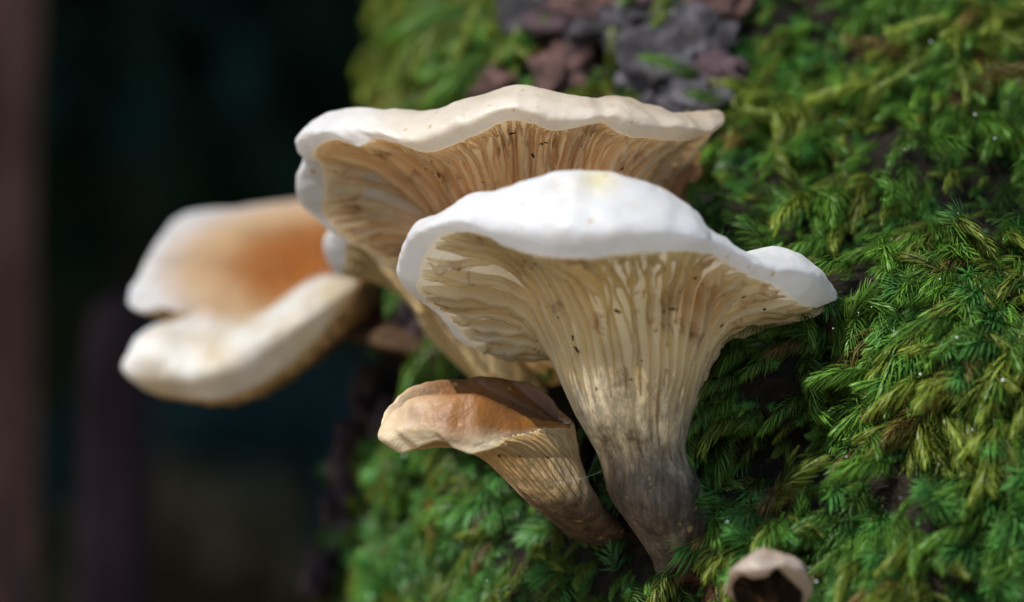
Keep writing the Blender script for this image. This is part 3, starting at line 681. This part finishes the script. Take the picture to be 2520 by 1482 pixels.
# ------------------------------------------------------------------ the forest behind, with crowns added overhead to shade it
def leaf_cloud(n, rad, size, c0, c1, seed, clear=None, at=(0, 0, 0)):
    r = random.Random(seed); vs, fs, cl = [], [], []
    at = np.asarray(at, float); ts = np.array(TO_SUN)
    k = 0
    while k < n:
        p = np.array([r.gauss(0, 1) for _ in range(3)]); p /= np.linalg.norm(p); p *= r.random()**0.45
        p = p*np.asarray(rad)*(0.85 + 0.35*noise.noise(Vector(p*2.2 + seed)))
        k += 1
        if clear:
            w = p + at - GAP; f = w - ts*(w@ts)
            if np.linalg.norm(f) < clear and w@ts > 0: continue
        d = np.array([r.gauss(0, 1), r.gauss(0, 1), r.gauss(0, .6)-.3]); d /= np.linalg.norm(d)
        s = np.cross(d, [r.gauss(0, 1), r.gauss(0, 1), r.gauss(0, 1)]); s /= np.linalg.norm(s)
        L = size*r.uniform(.7, 1.3); o = len(vs); nn = np.cross(d, s)*L*0.08
        vs += [p, p+d*L*.5+s*L*.22+nn, p+d*L, p+d*L*.5-s*L*.22+nn, p+d*L*.5]
        fs += [(o, o+1, o+4), (o+1, o+2, o+4), (o+2, o+3, o+4), (o+3, o, o+4)]
        c = mix(c0, c1, r.random()); cl += [c]*5
    return vs, fs, cl
def post(pts, rads, seg=20, seed=0, rough=0.06):
    vs, fs = [], []
    P = np.array([np.append(p, q) for p, q in zip(pts, rads)], float)
    rows = catmull(P, np.linspace(0, len(P)-1, 40), False)
    for j, w in enumerate(rows):
        for i in range(seg):
            a = i/seg*2*math.pi; rr = w[3]*(1+rough*noise.noise(Vector((math.cos(a)*1.5, math.sin(a)*1.5, w[2]*0.03+seed)))*2)
            vs.append(w[:3] + np.array([math.cos(a)*rr, math.sin(a)*rr, 0]))
            if j: fs.append(((j-1)*seg+i, (j-1)*seg+(i+1) % seg, j*seg+(i+1) % seg, j*seg+i))
    return vs, fs
CLEAR = 25.0
GAP = np.array([-5.0, 4.0, 0.0])       # added shade crowns are cut open round this line so sun reaches the mushrooms
def tree(name, label, base, crown_at, rad, n, leaf, seed, trunk_r, mat, group=None):
    root = empty(name, base); tag(root, label, 'tree', group)
    top = np.asarray(crown_at, float)
    mid = (np.asarray(base)*0.5 + np.array([base[0], base[1], top[2]])*0.5)
    bz = lambda z: (base[0], base[1], z)
    v, f = post([base, bz(-40), bz(0), bz(40), bz(mid[2]), (top*0.6 + mid*0.4), top], [trunk_r*1.15, trunk_r*1.04, trunk_r, trunk_r*.98, trunk_r*.9, trunk_r*.6, trunk_r*.25], seed=seed)
    mesh_obj('trunk', v, f, mat, root, base)
    for b in range(5):
        a = b*1.3+seed; e = top + np.array([math.cos(a)*rad[0]*.6, math.sin(a)*rad[1]*.6, rad[2]*.25])
        fr = top*0.65+mid*0.35
        v, f = post([fr, (fr+e)/2+np.array([0, 0, 6]), e], [trunk_r*.4, trunk_r*.25, trunk_r*.08], seg=8, seed=b)
        ts = np.array(TO_SUN)
        if min(np.linalg.norm((np.array(q)-GAP)-ts*((np.array(q)-GAP)@ts)) for q in v) < CLEAR: continue
        mesh_obj('branch', v, f, mat, root, base)
    v, f, c = leaf_cloud(n, rad, leaf, (.010, .028, .012), (.03, .055, .02), seed, CLEAR, top)
    mesh_obj('shade_crown', np.asarray(v)+top, f, M_leaf, root, base, np.array(c), smooth=False)  # foliage out of view, placed to shade the wood behind
tree('forest_tree', 'slim brown tree trunk standing at the edge of the dark wood', (-29, 42, -80), (-150, -60, 330), (150, 150, 80), 6500, 15, 1, 12.5, M_far_bark)
tree('forest_tree', 'unseen dark tree deeper in the wood, added to shade the background', (-70, 230, -80), (-100, 90, 330), (170, 150, 90), 6500, 15, 2, 10, M_dead)
tree('forest_tree', 'unseen dark tree far back beyond the bushes, added to shade the background', (60, 330, -70), (-30, 230, 340), (190, 150, 90), 6500, 15, 3, 12, M_dead)
root = empty('dead_sapling', (-13, 30, -80)); tag(root, 'dark purplish dead sapling stump in the shade behind the folded mushroom', 'stump')
v, f = post([(-12.6, 30, -80), (-12.9, 30, -40), (-12.5, 30, -12), (-12.5, 30, -1.5), (-12.3, 30, 0.2)], [2.0, 1.7, 1.25, .8, .25], seed=4, rough=.2)
mesh_obj('trunk', v, f, M_dead, root, (-13, 30, -80))
v, f = post([(-12.8, 30, -14), (-15.2, 31, -10.5), (-16, 31, -6)], [.5, .35, .12], seg=8); mesh_obj('branch', v, f, M_dead, root, (-13, 30, -80))
def bush(label, at, rad, n, leaf, c0, c1, seed):
    base = np.array([at[0], at[1], floor_z(at[0]/100, at[1]/100)*100])
    root = empty('understory_bush', base); tag(root, label, 'bush', 'bushes in the dark wood')
    v, f = post([base, (base*0.5+np.asarray(at)*0.5), at], [1.5, 1.2, .5], seg=8, seed=seed); mesh_obj('stem', v, f, M_dead, root, base)
    v, f, c = leaf_cloud(n, rad, leaf, c0, c1, seed); mesh_obj('foliage', np.asarray(v)+np.asarray(at), f, M_leaf, root, base, np.array(c), smooth=False)
bush('dark teal green bush in deep shade, the upper one behind the folded mushroom', (-30, 170, 30), (60, 30, 30), 1500, 9, (.008, .03, .022), (.016, .055, .04), 5)
bush('dull olive bush in deep shade, low behind the folded mushroom', (-20.6, 120, -15), (9, 8, 6), 170, 5, (.07, .06, .03), (.13, .11, .06), 6)
bush('dark blue green bush in deep shade, low beyond the olive bush', (-24, 190, -13), (20, 12, 9), 320, 8, (.016, .045, .046), (.03, .08, .08), 7)
